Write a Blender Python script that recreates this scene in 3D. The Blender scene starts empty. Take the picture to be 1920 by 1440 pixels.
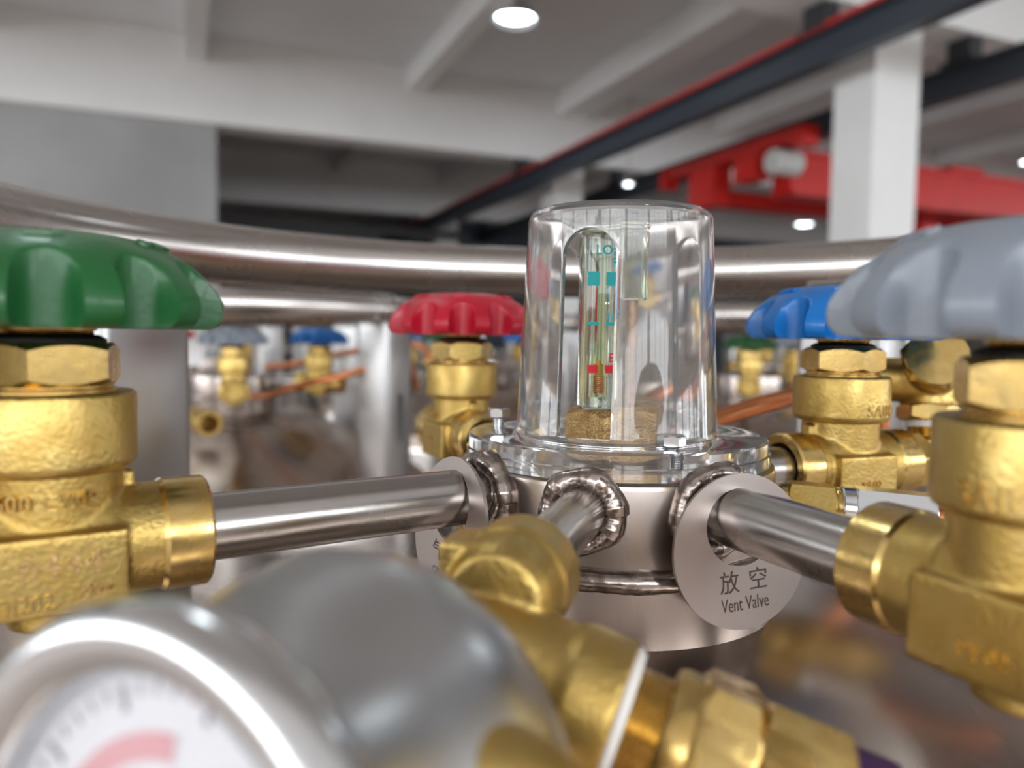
import bpy, bmesh, math, random
from mathutils import Vector, Matrix

random.seed(7)
S = bpy.context.scene
COL = S.collection
PI = math.pi
MM = 0.001
E = 1.55                       # eye (lens) height above the floor

# ------------------------------------------------------------------ camera
cam_d = bpy.data.cameras.new('camera')
cam = bpy.data.objects.new('camera', cam_d)
COL.objects.link(cam)
PITCH = math.radians(3.5)
ROLL = math.radians(0.75)
cam.matrix_world = (Matrix.Translation((0, 0, E)) @ Matrix.Rotation(PI / 2 - PITCH, 4, 'X')
                    @ Matrix.Rotation(ROLL, 4, 'Z'))
cam_d.sensor_width = 36
cam_d.lens = 27
cam_d.clip_start = 0.004
cam_d.clip_end = 200
cam_d.dof.use_dof = True
cam_d.dof.focus_distance = 0.212
cam_d.dof.aperture_fstop = 8.8
S.camera = cam

# ------------------------------------------------------------------ light
S.view_settings.view_transform = 'Standard'
S.view_settings.look = 'None'
S.view_settings.gamma = 1
S.view_settings.use_curve_mapping = False
S.view_settings.exposure = -0.06
S.cycles.max_bounces = 12
S.cycles.transmission_bounces = 12
S.cycles.transparent_max_bounces = 16
S.cycles.glossy_bounces = 5
S.cycles.sample_clamp_indirect = 8

W = bpy.data.worlds.new('sky')
S.world = W
W.use_nodes = True
bg = W.node_tree.nodes['Background']
bg.inputs[0].default_value = (0.75, 0.85, 1.0, 1)
bg.inputs[1].default_value = 1.0

ROOM = Matrix.Rotation(math.radians(22.9), 4, 'Z')     # hall axes: u across, v along the crane rails
DAY = (0.93, 0.97, 1.0)


def daylight(name, u, v, z, facing, w, h, power):
    ld = bpy.data.lights.new(name, 'AREA')
    ld.shape = 'RECTANGLE'
    ld.size, ld.size_y = w, h
    ld.energy = power
    ld.color = DAY
    lo = bpy.data.objects.new(name, ld)
    COL.objects.link(lo)
    d = Vector((facing[0], facing[1], 0))
    lo.matrix_world = ROOM @ Matrix.Translation((u, v, z)) @ d.to_track_quat('-Z', 'Y').to_matrix().to_4x4()
    return lo


V0, V1, U0, U1 = -9.0, 33.0, -14.0, 26.0
ZW0, ZW1 = 2.3, 5.4
WINS = [(-13.2 + 4.85 * k, -13.2 + 4.85 * k + 4.4) for k in range(8)]
SWINS = [(-8.6 + 4.85 * k, -8.6 + 4.85 * k + 4.4) for k in range(4)]
LWINS, ADDED_RWINS = SWINS, SWINS[:2]
ZC, HW = (ZW0 + ZW1) / 2, ZW1 - ZW0
LUM = 8.6
for a, b in WINS:
    daylight('window_daylight', (a + b) / 2, V0 - 0.35, ZC, (0, 1), b - a, HW, LUM * PI * (b - a) * HW)
for a, b in SWINS:
    daylight('window_daylight', U0 - 0.35, (a + b) / 2, ZC, (1, 0), b - a, HW, LUM * PI * (b - a) * HW)
for a, b in ADDED_RWINS:  # right-wall windows, added out of view to even out the light
    daylight('window_daylight', U1 + 0.35, (a + b) / 2, ZC, (-1, 0), b - a, HW, LUM * PI * (b - a) * HW)


# ------------------------------------------------------------------ materials
def nodes_mat(name):
    m = bpy.data.materials.new(name)
    m.use_nodes = True
    nt = m.node_tree
    return m, nt, nt.nodes['Principled BSDF']


def mat(name, col, metal=0.0, rough=0.5, bump=0.0, bscale=200.0, var=0.0, vscale=30.0, stretch=None,
        rvar=0.0, trans=0.0, ior=1.45, emit=None, estr=0.0, coat=0.0, var_col=None, detail=3.0):
    m, nt, b = nodes_mat(name)
    N, L = nt.nodes, nt.links
    b.inputs['Base Color'].default_value = (*col, 1)
    b.inputs['Metallic'].default_value = metal
    b.inputs['Roughness'].default_value = rough
    b.inputs['IOR'].default_value = ior
    b.inputs['Transmission Weight'].default_value = trans
    b.inputs['Coat Weight'].default_value = coat
    if emit:
        b.inputs['Emission Color'].default_value = (*emit, 1)
        b.inputs['Emission Strength'].default_value = estr
    tc = N.new('ShaderNodeTexCoord')
    src = tc.outputs['Object']
    if stretch:
        mp = N.new('ShaderNodeMapping')
        mp.inputs['Scale'].default_value = stretch
        L.new(src, mp.inputs['Vector'])
        src = mp.outputs['Vector']
    if bump:
        n = N.new('ShaderNodeTexNoise')
        n.inputs['Scale'].default_value = bscale
        n.inputs['Detail'].default_value = detail
        L.new(src, n.inputs['Vector'])
        bp = N.new('ShaderNodeBump')
        bp.inputs['Strength'].default_value = bump
        bp.inputs['Distance'].default_value = 0.0006
        L.new(n.outputs['Fac'], bp.inputs['Height'])
        L.new(bp.outputs['Normal'], b.inputs['Normal'])
    if var or rvar:
        n2 = N.new('ShaderNodeTexNoise')
        n2.inputs['Scale'].default_value = vscale
        n2.inputs['Detail'].default_value = 4
        L.new(src, n2.inputs['Vector'])
        rp = N.new('ShaderNodeMapRange')
        rp.inputs['From Min'].default_value = 0.35
        rp.inputs['From Max'].default_value = 0.68
        L.new(n2.outputs['Fac'], rp.inputs['Value'])
        if var:
            mx = N.new('ShaderNodeMix')
            mx.data_type = 'RGBA'
            c2 = var_col or tuple(c * (1 - var) for c in col)
            mx.inputs['A'].default_value = (*col, 1)
            mx.inputs['B'].default_value = (*c2, 1)
            L.new(rp.outputs['Result'], mx.inputs['Factor'])
            L.new(mx.outputs['Result'], b.inputs['Base Color'])
        if rvar:
            r2 = N.new('ShaderNodeMapRange')
            r2.inputs['To Min'].default_value = max(0.02, rough - rvar)
            r2.inputs['To Max'].default_value = rough + rvar
            L.new(rp.outputs['Result'], r2.inputs['Value'])
            L.new(r2.outputs['Result'], b.inputs['Roughness'])
    return m


M = {}
M['brass_cast'] = mat('cast_brass', (0.58, 0.415, 0.145), 1, 0.42, bump=0.35, bscale=900, var=0.3, vscale=110,
                      var_col=(0.50, 0.33, 0.09), rvar=0.08)
M['brass'] = mat('machined_brass', (0.70, 0.51, 0.20), 1, 0.27, bump=0.06, bscale=500, var=0.2, vscale=160,
                 var_col=(0.56, 0.37, 0.12), rvar=0.06)
M['bronze'] = mat('pitted_bronze', (0.60, 0.41, 0.19), 1, 0.40, bump=1.0, bscale=1500, var=0.5, vscale=260,
                  var_col=(0.45, 0.28, 0.11), rvar=0.1)
M['rod'] = mat('tarnished_rod', (0.50, 0.29, 0.17), 1, 0.45, bump=0.3, bscale=900, var=0.4, vscale=300)
M['steel'] = mat('stainless_steel', (0.46, 0.43, 0.41), 1, 0.25, bump=0.035, bscale=260, rvar=0.05, vscale=60,
                 var=0.12)
M['steel_hub'] = mat('turned_hub_steel', (0.42, 0.365, 0.335), 1, 0.26, bump=0.03, bscale=200, var=0.35, vscale=40, var_col=(0.30, 0.25, 0.22), stretch=(1, 1, .3), rvar=.05)
M['steel_ring'] = mat('polished_tube_steel', (0.50, 0.465, 0.44), 1, 0.27, bump=0.01, bscale=120, rvar=0.02)
M['steel_brushed'] = mat('brushed_plate_steel', (0.38, 0.37, 0.365), 1, 0.36, bump=0.05, bscale=200,
                         stretch=(1, 1, 14))
M['steel_head'] = mat('rolled_head_steel', (0.44, 0.37, 0.32), 1, 0.32, bump=0.25, bscale=24, var=0.35, vscale=9,
                      var_col=(0.30, 0.22, 0.17), rvar=0.07)
M['steel_tag'] = mat('etched_tag_steel', (0.52, 0.455, 0.425), 1, 0.33, bump=0.03, bscale=600)
M['weld'] = mat('weld_bead', (0.52, 0.45, 0.41), 1, 0.27, bump=0.22, bscale=300, var=0.6, vscale=130,
                var_col=(0.13, 0.10, 0.085), rvar=0.08)
M['chrome'] = mat('zinc_nut', (0.70, 0.72, 0.74), 1, 0.2, bump=0.04, bscale=300)
M['case'] = mat('gauge_case_steel', (0.56, 0.57, 0.58), 1, 0.3, bump=0.03, bscale=60)
M['bezel'] = mat('gauge_bezel_steel', (0.68, 0.69, 0.70), 1, 0.2)
M['copper'] = mat('copper_tube', (0.72, 0.27, 0.12), 1, 0.3, bump=0.08, bscale=250, var=0.35, vscale=50)
M['black'] = mat('black_rubber', (0.012, 0.012, 0.012), 0, 0.5)
M['ink'] = mat('etched_ink', (0.07, 0.04, 0.035), 0, 0.6)
M['tape'] = mat('white_sealing_tape', (0.8, 0.78, 0.76), 0, 0.6, bump=0.3, bscale=700)
M['teal'] = mat('teal_print', (0.0, 0.30, 0.30), 0, 0.5)
M['redprint'] = mat('red_print', (0.62, 0.01, 0.02), 0, 0.5)
M['yellow'] = mat('yellow_float_band', (0.85, 0.48, 0.04), 0, 0.4)
M['acrylic'] = mat('clear_acrylic', (0.97, 0.965, 0.96), 0, 0.04, trans=0.945, ior=1.46, bump=0.03, bscale=110)
M['acrylic_green'] = mat('greenish_sight_tube', (0.84, 0.94, 0.78), 0, 0.03, trans=1, ior=1.4)
M['glass'] = mat('gauge_glass', (1, 1, 1), 0, 0.0, trans=1, ior=1.3)


def wheel_mat(name, c, c2):
    return mat(name, c, 0, 0.36, bump=0.12, bscale=700, var=0.3, vscale=60, var_col=c2, coat=0.15)


M['green'] = wheel_mat('green_plastic', (0.010, 0.090, 0.022), (0.012, 0.105, 0.026))  # base darkened to stand in for the handle ring's missing shadow
M['red'] = wheel_mat('red_plastic', (0.52, 0.008, 0.03), (0.48, 0.007, 0.026))
M['blue'] = wheel_mat('blue_plastic', (0.004, 0.155, 0.50), (0.004, 0.135, 0.46))
M['grey'] = wheel_mat('grey_plastic', (0.215, 0.24, 0.28), (0.20, 0.225, 0.265))  # grey lowered in place of shade from a closed ring
M['concrete'] = mat('white_painted_concrete', (0.85, 0.85, 0.84), 0, 0.85, bump=0.2, bscale=6, var=0.08, vscale=0.8)
M['slab'] = mat('painted_slab', (0.80, 0.81, 0.82), 0, 0.9, var=0.08, vscale=0.5)
M['plaster'] = mat('grey_plaster', (0.40, 0.40, 0.40), 0, 0.9, var=0.2, vscale=0.6)
M['darkwall'] = mat('slate_blue_wall', (0.07, 0.085, 0.11), 0, 0.8, var=0.3, vscale=0.4)
M['floor'] = mat('brown_floor', (0.56, 0.46, 0.40), 0, 0.55, var=0.2, vscale=0.7)
M['rail'] = mat('slate_painted_steel', (0.035, 0.045, 0.06), 0, 0.45)
M['darksteel'] = mat('dark_bracket_steel', (0.03, 0.032, 0.035), 0, 0.5)
M['crane'] = mat('red_crane_paint', (0.62, 0.02, 0.015), 0, 0.4, var=0.15, vscale=2)
M['motor'] = mat('light_motor_paint', (0.55, 0.56, 0.54), 0, 0.5)
M['reflect_panel'] = mat('brown_reflect_panel', (0.42, 0.335, 0.295), 0, 0.6, var=0.2, vscale=1.2)
M['frame'] = mat('window_frame_paint', (0.5, 0.52, 0.54), 0, 0.5)
M['lamp_shell'] = mat('lamp_aluminium', (0.8, 0.82, 0.84), 1, 0.3)
M['lamp'] = mat('lamp_light', (1, 1, 1), 0, 0.5, emit=(0.86, 0.96, 1.0), estr=22)
M['dial'] = mat('dial_white', (0.85, 0.85, 0.88), 0, 0.6)
M['dialred'] = mat('dial_red', (0.80, 0.42, 0.45), 0, 0.6)
M['dialblack'] = mat('dial_black', (0.3, 0.3, 0.33), 0, 0.6)
M['purple'] = mat('dark_purple_plastic', (0.05, 0.02, 0.09), 0, 0.4)
M['white'] = mat('white_plastic', (0.85, 0.85, 0.86), 0, 0.4)


# ------------------------------------------------------------------ mesh helpers
def add_lathe(bm, prof, seg=48, mtx=None, closed=False):
    """revolve (r, z) points about local Z"""
    mtx = mtx or Matrix()
    rings = []
    for r, z in prof:
        if r < 1e-7:
            rings.append([bm.verts.new(mtx @ Vector((0, 0, z)))])
        else:
            rings.append([bm.verts.new(mtx @ Vector((r * math.cos(2 * PI * i / seg), r * math.sin(2 * PI * i / seg), z)))
                          for i in range(seg)])
    n = len(rings)
    for k in range(n if closed else n - 1):
        a, b = rings[k], rings[(k + 1) % n]
        if len(a) == 1 and len(b) == 1:
            continue
        for i in range(seg):
            j = (i + 1) % seg
            if len(a) == 1:
                bm.faces.new((a[0], b[j], b[i]))
            elif len(b) == 1:
                bm.faces.new((a[i], a[j], b[0]))
            else:
                bm.faces.new((a[i], a[j], b[j], b[i]))


def add_cyl(bm, r, z0, z1, seg=48, mtx=None, ch=0.0):
    if ch:
        p = [(0, z0), (r - ch, z0), (r, z0 + ch), (r, z1 - ch), (r - ch, z1), (0, z1)]
    else:
        p = [(0, z0), (r, z0), (r, z1), (0, z1)]
    add_lathe(bm, p, seg, mtx)


def add_box(bm, x0, x1, y0, y1, z0, z1, mtx=None):
    mtx = mtx or Matrix()
    v = [bm.verts.new(mtx @ Vector((x, y, z))) for z in (z0, z1) for y in (y0, y1) for x in (x0, x1)]
    for f in ((0, 2, 3, 1), (4, 5, 7, 6), (0, 1, 5, 4), (2, 6, 7, 3), (0, 4, 6, 2), (1, 3, 7, 5)):
        bm.faces.new([v[i] for i in f])


def add_hex(bm, rc, z0, z1, mtx=None, ch=0.0008, sides=6, bore=0.0):
    """hexagonal prism with turned chamfers on both rims, corner radius rc"""
    mtx = mtx or Matrix()
    seg = sides * 8
    ap = rc * math.cos(PI / sides)
    rows = []

    def hexr(t):
        a = (t % (2 * PI / sides)) - PI / sides
        return ap / math.cos(a)
    hi = ch * 0.6
    for z, kind in ((z0, 0), (z0, 1), (z0 + hi, 2), (z1 - hi, 2), (z1, 1), (z1, 0)):
        row = []
        for i in range(seg):
            t = 2 * PI * i / seg
            r = hexr(t)
            if kind == 0:
                r = bore
            elif kind == 1:
                r = ap - ch * 0.3
            zz = z
            if kind == 2:   # curved chamfer line: corners are cut deeper
                cut = (r - ap) * 0.55
                zz = z + cut if z < (z0 + z1) / 2 else z - cut
            row.append(bm.verts.new(mtx @ Vector((r * math.cos(t), r * math.sin(t), zz))))
        rows.append(row)
    for k in range(5):
        a, b = rows[k], rows[k + 1]
        if (k in (0, 4)) and bore == 0.0:
            continue
        for i in range(seg):
            j = (i + 1) % seg
            bm.faces.new((a[i], a[j], b[j], b[i]))
    if bore == 0.0:
        bm.faces.new(list(reversed(rows[1])))
        bm.faces.new(rows[4])
        for v in rows[0] + rows[5]:
            bm.verts.remove(v)
    else:
        a, b = rows[5], rows[0]
        for i in range(seg):
            j = (i + 1) % seg
            bm.faces.new((a[i], a[j], b[j], b[i]))


def add_tube(bm, pts, rad, seg=16, closed=False, caps=True, rfun=None, mtx=None):
    mtx = mtx or Matrix()
    P = [Vector(p) for p in pts]
    n = len(P)
    T = []
    for i in range(n):
        if closed:
            t = P[(i + 1) % n] - P[i - 1]
        else:
            t = P[min(i + 1, n - 1)] - P[max(i - 1, 0)]
        T.append(t.normalized())
    up = Vector((0, 0, 1)) if abs(T[0].z) < 0.9 else Vector((1, 0, 0))
    nrm = T[0].cross(up).normalized()
    rings = []
    for i in range(n):
        nrm = (nrm - T[i] * nrm.dot(T[i])).normalized()
        bn = T[i].cross(nrm)
        ring = []
        for j in range(seg):
            a = 2 * PI * j / seg
            r = rfun(i, a) if rfun else rad
            ring.append(bm.verts.new(mtx @ (P[i] + (nrm * math.cos(a) + bn * math.sin(a)) * r)))
        rings.append(ring)
    for i in range(n if closed else n - 1):
        a, b = rings[i], rings[(i + 1) % n]
        off = 0
        if closed and i == n - 1:
            best = min(range(seg), key=lambda o: (a[0].co - b[o].co).length)
            off = best
        for j in range(seg):
            k = (j + 1) % seg
            bm.faces.new((a[j], a[k], b[(k + off) % seg], b[(j + off) % seg]))
    if caps and not closed:
        bm.faces.new(list(reversed(rings[0])))
        bm.faces.new(rings[-1])


def finish(bm, name='mesh', angle=35):
    bmesh.ops.recalc_face_normals(bm, faces=bm.faces)
    me = bpy.data.meshes.new(name)
    bm.to_mesh(me)
    bm.free()
    for p in me.polygons:
        p.use_smooth = True
    if angle:
        me.set_sharp_from_angle(angle=math.radians(angle))
    return me


def build(fn, name='mesh', angle=20):
    bm = bmesh.new()
    fn(bm)
    return finish(bm, name, angle)


def evaluated(me, mods):
    """apply a list of modifier set-ups and return the plain mesh"""
    o = bpy.data.objects.new('work', me)
    COL.objects.link(o)
    for typ, kw in mods:
        md = o.modifiers.new('m', typ)
        for k, v in kw.items():
            setattr(md, k, v)
    dg = bpy.context.evaluated_depsgraph_get()
    out = bpy.data.meshes.new_from_object(o.evaluated_get(dg))
    bpy.data.objects.remove(o)
    return out


def cast(fn, voxel, smooth, name, factor=0.5):
    """fuse overlapping solids into one filleted casting"""
    me = build(fn, name, None)
    out = evaluated(me, [('REMESH', dict(mode='VOXEL', voxel_size=voxel, use_smooth_shade=True)),
                         ('SMOOTH', dict(factor=factor, iterations=smooth))])
    for p in out.polygons:
        p.use_smooth = True
    out.name = name
    return out


def cut(me, cutters, angle=35):
    o2 = []
    mods = []
    for c in cutters:
        co = bpy.data.objects.new('cutter', c)
        COL.objects.link(co)
        o2.append(co)
        mods.append(('BOOLEAN', dict(operation='DIFFERENCE', object=co, solver='EXACT')))
    out = evaluated(me, mods)
    for co in o2:
        bpy.data.objects.remove(co)
    for p in out.polygons:
        p.use_smooth = True
    out.set_sharp_from_angle(angle=math.radians(angle))
    return out


def text_bm(s, size, extrude, spacing=1.0, bold=0.0):
    """flat text geometry centred on x, baseline at y=0, facing +z"""
    cu = bpy.data.curves.new('txt', 'FONT')
    cu.body = s
    cu.size = size
    cu.extrude = extrude
    cu.offset = bold
    cu.align_x = 'CENTER'
    cu.space_character = spacing
    cu.resolution_u = 3
    o = bpy.data.objects.new('txt', cu)
    COL.objects.link(o)
    dg = bpy.context.evaluated_depsgraph_get()
    me = bpy.data.meshes.new_from_object(o.evaluated_get(dg))
    bpy.data.objects.remove(o)
    bm = bmesh.new()
    bm.from_mesh(me)
    bpy.data.meshes.remove(me)
    return bm


def text_mesh(s, size, extrude, mapping, spacing=1.0, sx=1.0, bold=0.0):
    bm = text_bm(s, size, extrude, spacing, bold)
    for v in bm.verts:
        v.co = mapping(Vector((v.co.x * sx, v.co.y, v.co.z)))
    me = bpy.data.meshes.new('text')
    bm.to_mesh(me)
    bm.free()
    return me


def join(meshes, name='mesh', angle=35):
    bm = bmesh.new()
    for m in meshes:
        bm.from_mesh(m)
    me = bpy.data.meshes.new(name)
    bm.to_mesh(me)
    bm.free()
    if angle:
        for p in me.polygons:
            p.use_smooth = True
        me.set_sharp_from_angle(angle=math.radians(angle))
    return me


# ------------------------------------------------------------------ object helpers
def obj(name, me, m=None, parent=None, mtx=None):
    if m is not None and len(me.materials) == 0:
        me.materials.append(m)
    o = bpy.data.objects.new(name, me)
    COL.objects.link(o)
    if m is not None and me.materials[0] is not m:
        o.material_slots[0].link = 'OBJECT'
        o.material_slots[0].material = m
    if parent:
        o.parent = parent
    if mtx is not None:
        o.matrix_local = mtx
    return o


def tag(o, label, cat, group=None):
    o['label'] = label
    o['category'] = cat
    if group:
        o['group'] = group
    return o


def thing(name, label, cat, mtx=None, group=None):
    o = bpy.data.objects.new(name, None)
    o.empty_display_size = 0.02
    COL.objects.link(o)
    if mtx is not None:
        o.matrix_world = mtx
    return tag(o, label, cat, group)


def struct(name, me, m, mtx=None, parent=None):
    o = obj(name, me, m, parent, mtx)
    if not parent:
        o['kind'] = 'structure'
    return o


def T(x, y, z):
    return Matrix.Translation((x, y, z))


def R(a, ax='Z'):
    return Matrix.Rotation(a, 4, ax)


def frame(p, zdir, xhint=(0, 0, 1)):
    """matrix whose local Z runs along zdir"""
    z = Vector(zdir).normalized()
    x = Vector(xhint)
    x = (x - z * x.dot(z))
    if x.length < 1e-4:
        x = Vector((1, 0, 0)) - z * z.x
    x.normalize()
    y = z.cross(x)
    m = Matrix((x, y, z)).transposed().to_4x4()
    m.translation = Vector(p)
    return m


def at(x, y, z):               # z measured from eye height
    return Vector((x, y, E + z))


# ================================================================== THE HALL
CEIL = E + 4.2
BEAM = E + 3.0


def room_box(name, u0, u1, v0, v1, z0, z1, m, parent=None):
    me = build(lambda bm: add_box(bm, u0, u1, v0, v1, z0, z1), name, 30)
    return struct(name, me, m, ROOM if not parent else None, parent)


DROP = .012
room_box('floor', U0 - .3, U1 + .3, V0 - .3, V1 + .3, -0.2, -DROP, M['floor'])
room_box('ceiling', U0 - .3, U1 + .3, V0 - .3, V1 + .3, CEIL, CEIL + 0.2, M['slab'])
room_box('wall_far', U0, U1, V1, V1 + .3, -DROP, CEIL, M['darkwall'])


def window_wall(name, spans, along_u, us=U0 - .3):
    def fn(bm):
        lo, hi = (U0 - .3, U1 + .3) if along_u else (V0, V1)

        def b(a0, a1, z0, z1):
            if along_u:
                add_box(bm, a0, a1, V0 - .3, V0, z0, z1)
            else:
                add_box(bm, us, us + .3, a0, a1, z0, z1)
        b(lo, hi, -DROP, ZW0)
        b(lo, hi, ZW1, CEIL)
        prev = lo
        for a0, a1 in spans:
            b(prev, a0, ZW0, ZW1)
            prev = a1
        b(prev, hi, ZW0, ZW1)
    return struct(name, build(fn, name, 30), M['concrete'], ROOM)


window_wall('wall_back', WINS, True)
window_wall('wall_left', LWINS, False)
window_wall('wall_right', ADDED_RWINS, False, U1)
room_box('trim_3', U0, U1, V0, V0 + .03, 0, ZW0 - .1, M['reflect_panel'])  # brown panels added on unseen walls to tone reflections in the steel
room_box('trim_4', U0, U0 + .03, V0 + .03, V1, 0, ZW0 - .1, M['reflect_panel'])
room_box('trim_5', U1 - .03, U1, V0 + .03, V1, 0, ZW0 - .1, M['reflect_panel'])
nwin = 0
for spans, along, us in ((WINS, True, 0), (LWINS, False, U0 - .2), (ADDED_RWINS, False, U1 + .12)):
    for a0, a1 in spans:
        nwin += 1

        def fn(bm):
            t = 0.05
            n = 4
            for k in range(n + 1):
                a = a0 + (a1 - a0) * k / n
                c0, c1 = max(a0, a - t / 2), min(a1, a + t / 2)
                if along:
                    add_box(bm, c0, c1, V0 - .2, V0 - .12, ZW0, ZW1)
                else:
                    add_box(bm, us, us + .08, c0, c1, ZW0, ZW1)
            for z in (ZW0, (ZW0 + ZW1) / 2 - t / 2, ZW1 - t):
                if along:
                    add_box(bm, a0, a1, V0 - .2, V0 - .12, z, z + t)
                else:
                    add_box(bm, us, us + .08, a0, a1, z, z + t)
        struct('window_%d' % nwin, build(fn, 'window_frame', 30), M['frame'], ROOM)

MAINS = [-7.9, -1.3, 5.3, 12.0, 18.7, 25.4]
for v in MAINS:
    room_box('concrete_beam', U0, U1, v, v + 0.5, BEAM, CEIL, M['concrete'])
SECS = [-11.6, -8.7, -5.8, -2.85, 0.02, 3.22, 9.1, 12.0, 15.0, 21.0, 24.0]
for u in SECS:
    room_box('ceiling_joist', u, u + 0.26, V0, V1, CEIL - 0.36, CEIL, M['concrete'])
for u in (5.85, 18.0):
    room_box('ceiling_joist', u, u + 0.5, V0, V1, CEIL - 0.42, CEIL, M['concrete'])
for u in (5.8, 18.0, -13.9):
    for v in MAINS:
        if u < 0 and v < 6:
            continue
        room_box('concrete_column', u, u + 0.57, v + .02, v + 0.5, -DROP, BEAM, M['concrete'])
# infill wall below the beam, left of the open bay, and the low dark bay behind it
room_box('wall_partition', U0, 0.42, 12.18, 12.42, 0, BEAM, M['plaster'])
room_box('wall_bay', U0, 5.8, 25.5, 25.8, 0, BEAM, M['darkwall'])
room_box('wall_rear_bay_shade', 6.4, U1, 19.2, 19.45, -DROP, BEAM, M['darkwall'])  # dark wall added to stand in for the darkness of the distant bays
room_box('trim_1', -6, 5.7, 22.0, 22.4, E + 1.95, E + 2.3, M['plaster'])
room_box('trim_2', 0.2, 5.7, 16.0, 16.25, E + 2.1, E + 2.25, M['darksteel'])


# ---- crane runway rails
def ibeam(bm, u, v0, v1, z0, z1, w):
    add_box(bm, u - w / 2, u + w / 2, v0, v1, z0, z0 + .03)
    add_box(bm, u - w / 2, u + w / 2, v0, v1, z1 - .03, z1)
    add_box(bm, u - .02, u + .02, v0, v1, z0 + .03, z1 - .03)


RB, RT = E + 2.46, E + 2.76
for u, lab in ((5.28, 'dark steel crane rail edged with a red conductor strip, hung before the columns'),
               (7.15, 'dark steel crane rail carrying the red crane behind the white columns')):
    rt = thing('crane_rail', lab, 'crane rail', ROOM @ T(u, 0, RB), 'crane rails under the ceiling beams')
    obj('rail_beam', build(lambda bm: ibeam(bm, 0, V0 + .2, V1 - .2, 0, RT - RB, .17), 'rail_beam', 30), M['rail'], rt)
    for v in MAINS:
        obj('hanger', build(lambda bm: (add_box(bm, -.09, .09, v + .05, v + .3, RT - RB, RT - RB + .24),
                                        add_box(bm, -.13, .13, v + .0, v + .35, RT - RB, RT - RB + .03)),
                            'hanger', 30), M['darksteel'], rt)
    if u < 6:
        obj('conductor_strip', build(lambda bm: add_box(bm, -.12, -.088, V0 + .2, V1 - .2, RT - RB - .012, RT - RB + .022),
                                     'conductor_strip', 30), M['crane'], rt)

# ---- red overhead crane
cr = thing('overhead_crane', 'red overhead travelling crane hung under the dark rail behind the white column',
           'crane', ROOM @ T(7.15, 8.9, RB))


def carriage(bm):
    add_box(bm, -.30, -.10, -1.5, 1.35, -.01, .17)
    add_box(bm, -.34, -.08, -1.62, -1.44, -.10, .14)
    add_box(bm, -.34, -.08, 1.28, 1.42, -.14, .17)


obj('end_carriage', build(carriage, 'end_carriage', 30), M['crane'], cr)
obj('bracket', build(lambda bm: add_box(bm, -.28, .0, .12, .72, -.56, .0), 'bracket', 30), M['crane'], cr)
obj('bracket', build(lambda bm: add_box(bm, -.28, .0, -.72, -.28, -.34, .0), 'bracket', 30), M['crane'], cr)
obj('drive_motor', build(lambda bm: add_cyl(bm, .16, -.34, .1, 24, T(0, -1.08, -.2) @ R(PI / 2, 'Y'), .03), 'drive_motor', 30), M['motor'], cr)
obj('girder', build(lambda bm: (add_box(bm, .12, 17.5, -.95, -.6, -.52, -.02), add_box(bm, .12, 17.5, -1.0, -.55, -.56, -.5),
                                add_box(bm, .12, 17.5, -1.0, -.55, -.04, .02)), 'girder', 30), M['crane'], cr)
obj('cross_girder', build(lambda bm: add_box(bm, -.05, 17.5, .2, .6, -.52, -.32), 'girder', 30), M['crane'], cr)
obj('hoist', build(lambda bm: (add_box(bm, 3.4, 4.1, -.7, .4, .02, .2), add_box(bm, 3.6, 3.9, -.1, .2, -.9, -.3)), 'hoist', 30), M['crane'], cr)


# ---- high-bay lamps
def lamp_shell(bm):
    add_lathe(bm, [(0.0, .42), (.09, .42), (.1, .26), (.17, .2), (.27, .02), (.275, 0), (.26, 0), (.25, .02), (.15, .18), (0, .2)], 32)


shell_me = build(lamp_shell, 'lamp_shell')
bulb_me = build(lambda bm: add_lathe(bm, [(0, .02), (.12, .025), (.2, .05), (.2, .07), (0, .12)], 24), 'lamp_bulb')
rod_me = build(lambda bm: add_cyl(bm, .012, .42, .75, 10), 'lamp_rod')


def lamp(x, y, z, label, s=1.0, rod=1.0):
    lt = thing('ceiling_lamp', label, 'lamp', T(x, y, E + z) @ Matrix.Scale(s, 4), 'bell lamps under the ceiling')
    obj('lamp_shade', shell_me, M['lamp_shell'], lt)
    obj('bulb', bulb_me, M['lamp'], lt)
    obj('hanging_rod', rod_me, M['darksteel'], lt, T(0, 0, .42) @ Matrix.Diagonal((1, 1, ((4.2 - z) / s - .42) / .33, 1)) @ T(0, 0, -.42))


lamp(-.02, 9.3, 3.72, 'lit bell lamp hanging from the pale ceiling between two joists')
lamp(1.75, 12.0, 2.36, 'small lit bell lamp on a long rod before the second dark rail', s=.36)
lamp(5.6, 15.0, 2.22, 'lit bell lamp under the crane girder, close to the white column')
lamp(10.2, 15.4, 3.55, 'lit bell lamp over the crane girder, right of the white column')
for x, y in ((-3.5, -3), (2.5, -4.5), (7.5, -1.0), (-7, 3.0), (-1.5, 2.2), (4.2, 3.4)):  # unseen lamps, added for extra light and glints on the metal
    lamp(x, y, 3.6, 'unseen bell lamp added over the near bay for light and reflections')

# ================================================================== VALVES
# local frame: X = flow direction away from the hub, Z up, origin on the flow axis


WPROF = [(0, 18.8), (5, 19.0), (10, 19.2), (14, 19.2), (17, 18.9), (19.5, 18.35), (21.5, 17.7), (23.5, 16.8), (25.5, 15.7), (27.5, 14.4),
         (29.3, 13.0), (31, 11.4), (32.5, 9.7), (33.8, 8.0), (34.6, 6.5), (35, 5.2), (35, 4.0), (34.9, 3.0), (34.5, 2.0),
         (33.8, 1.1), (33.0, .5), (32, .1), (30, 0), (20, 0), (0, 0)]


def crown(r):
    for (a, b), (c, d) in zip(WPROF[:15], WPROF[1:16]):
        if a <= r <= c:
            return b + (d - b) * (r - a) / max(c - a, 1e-9)
    return WPROF[0][1]


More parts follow.
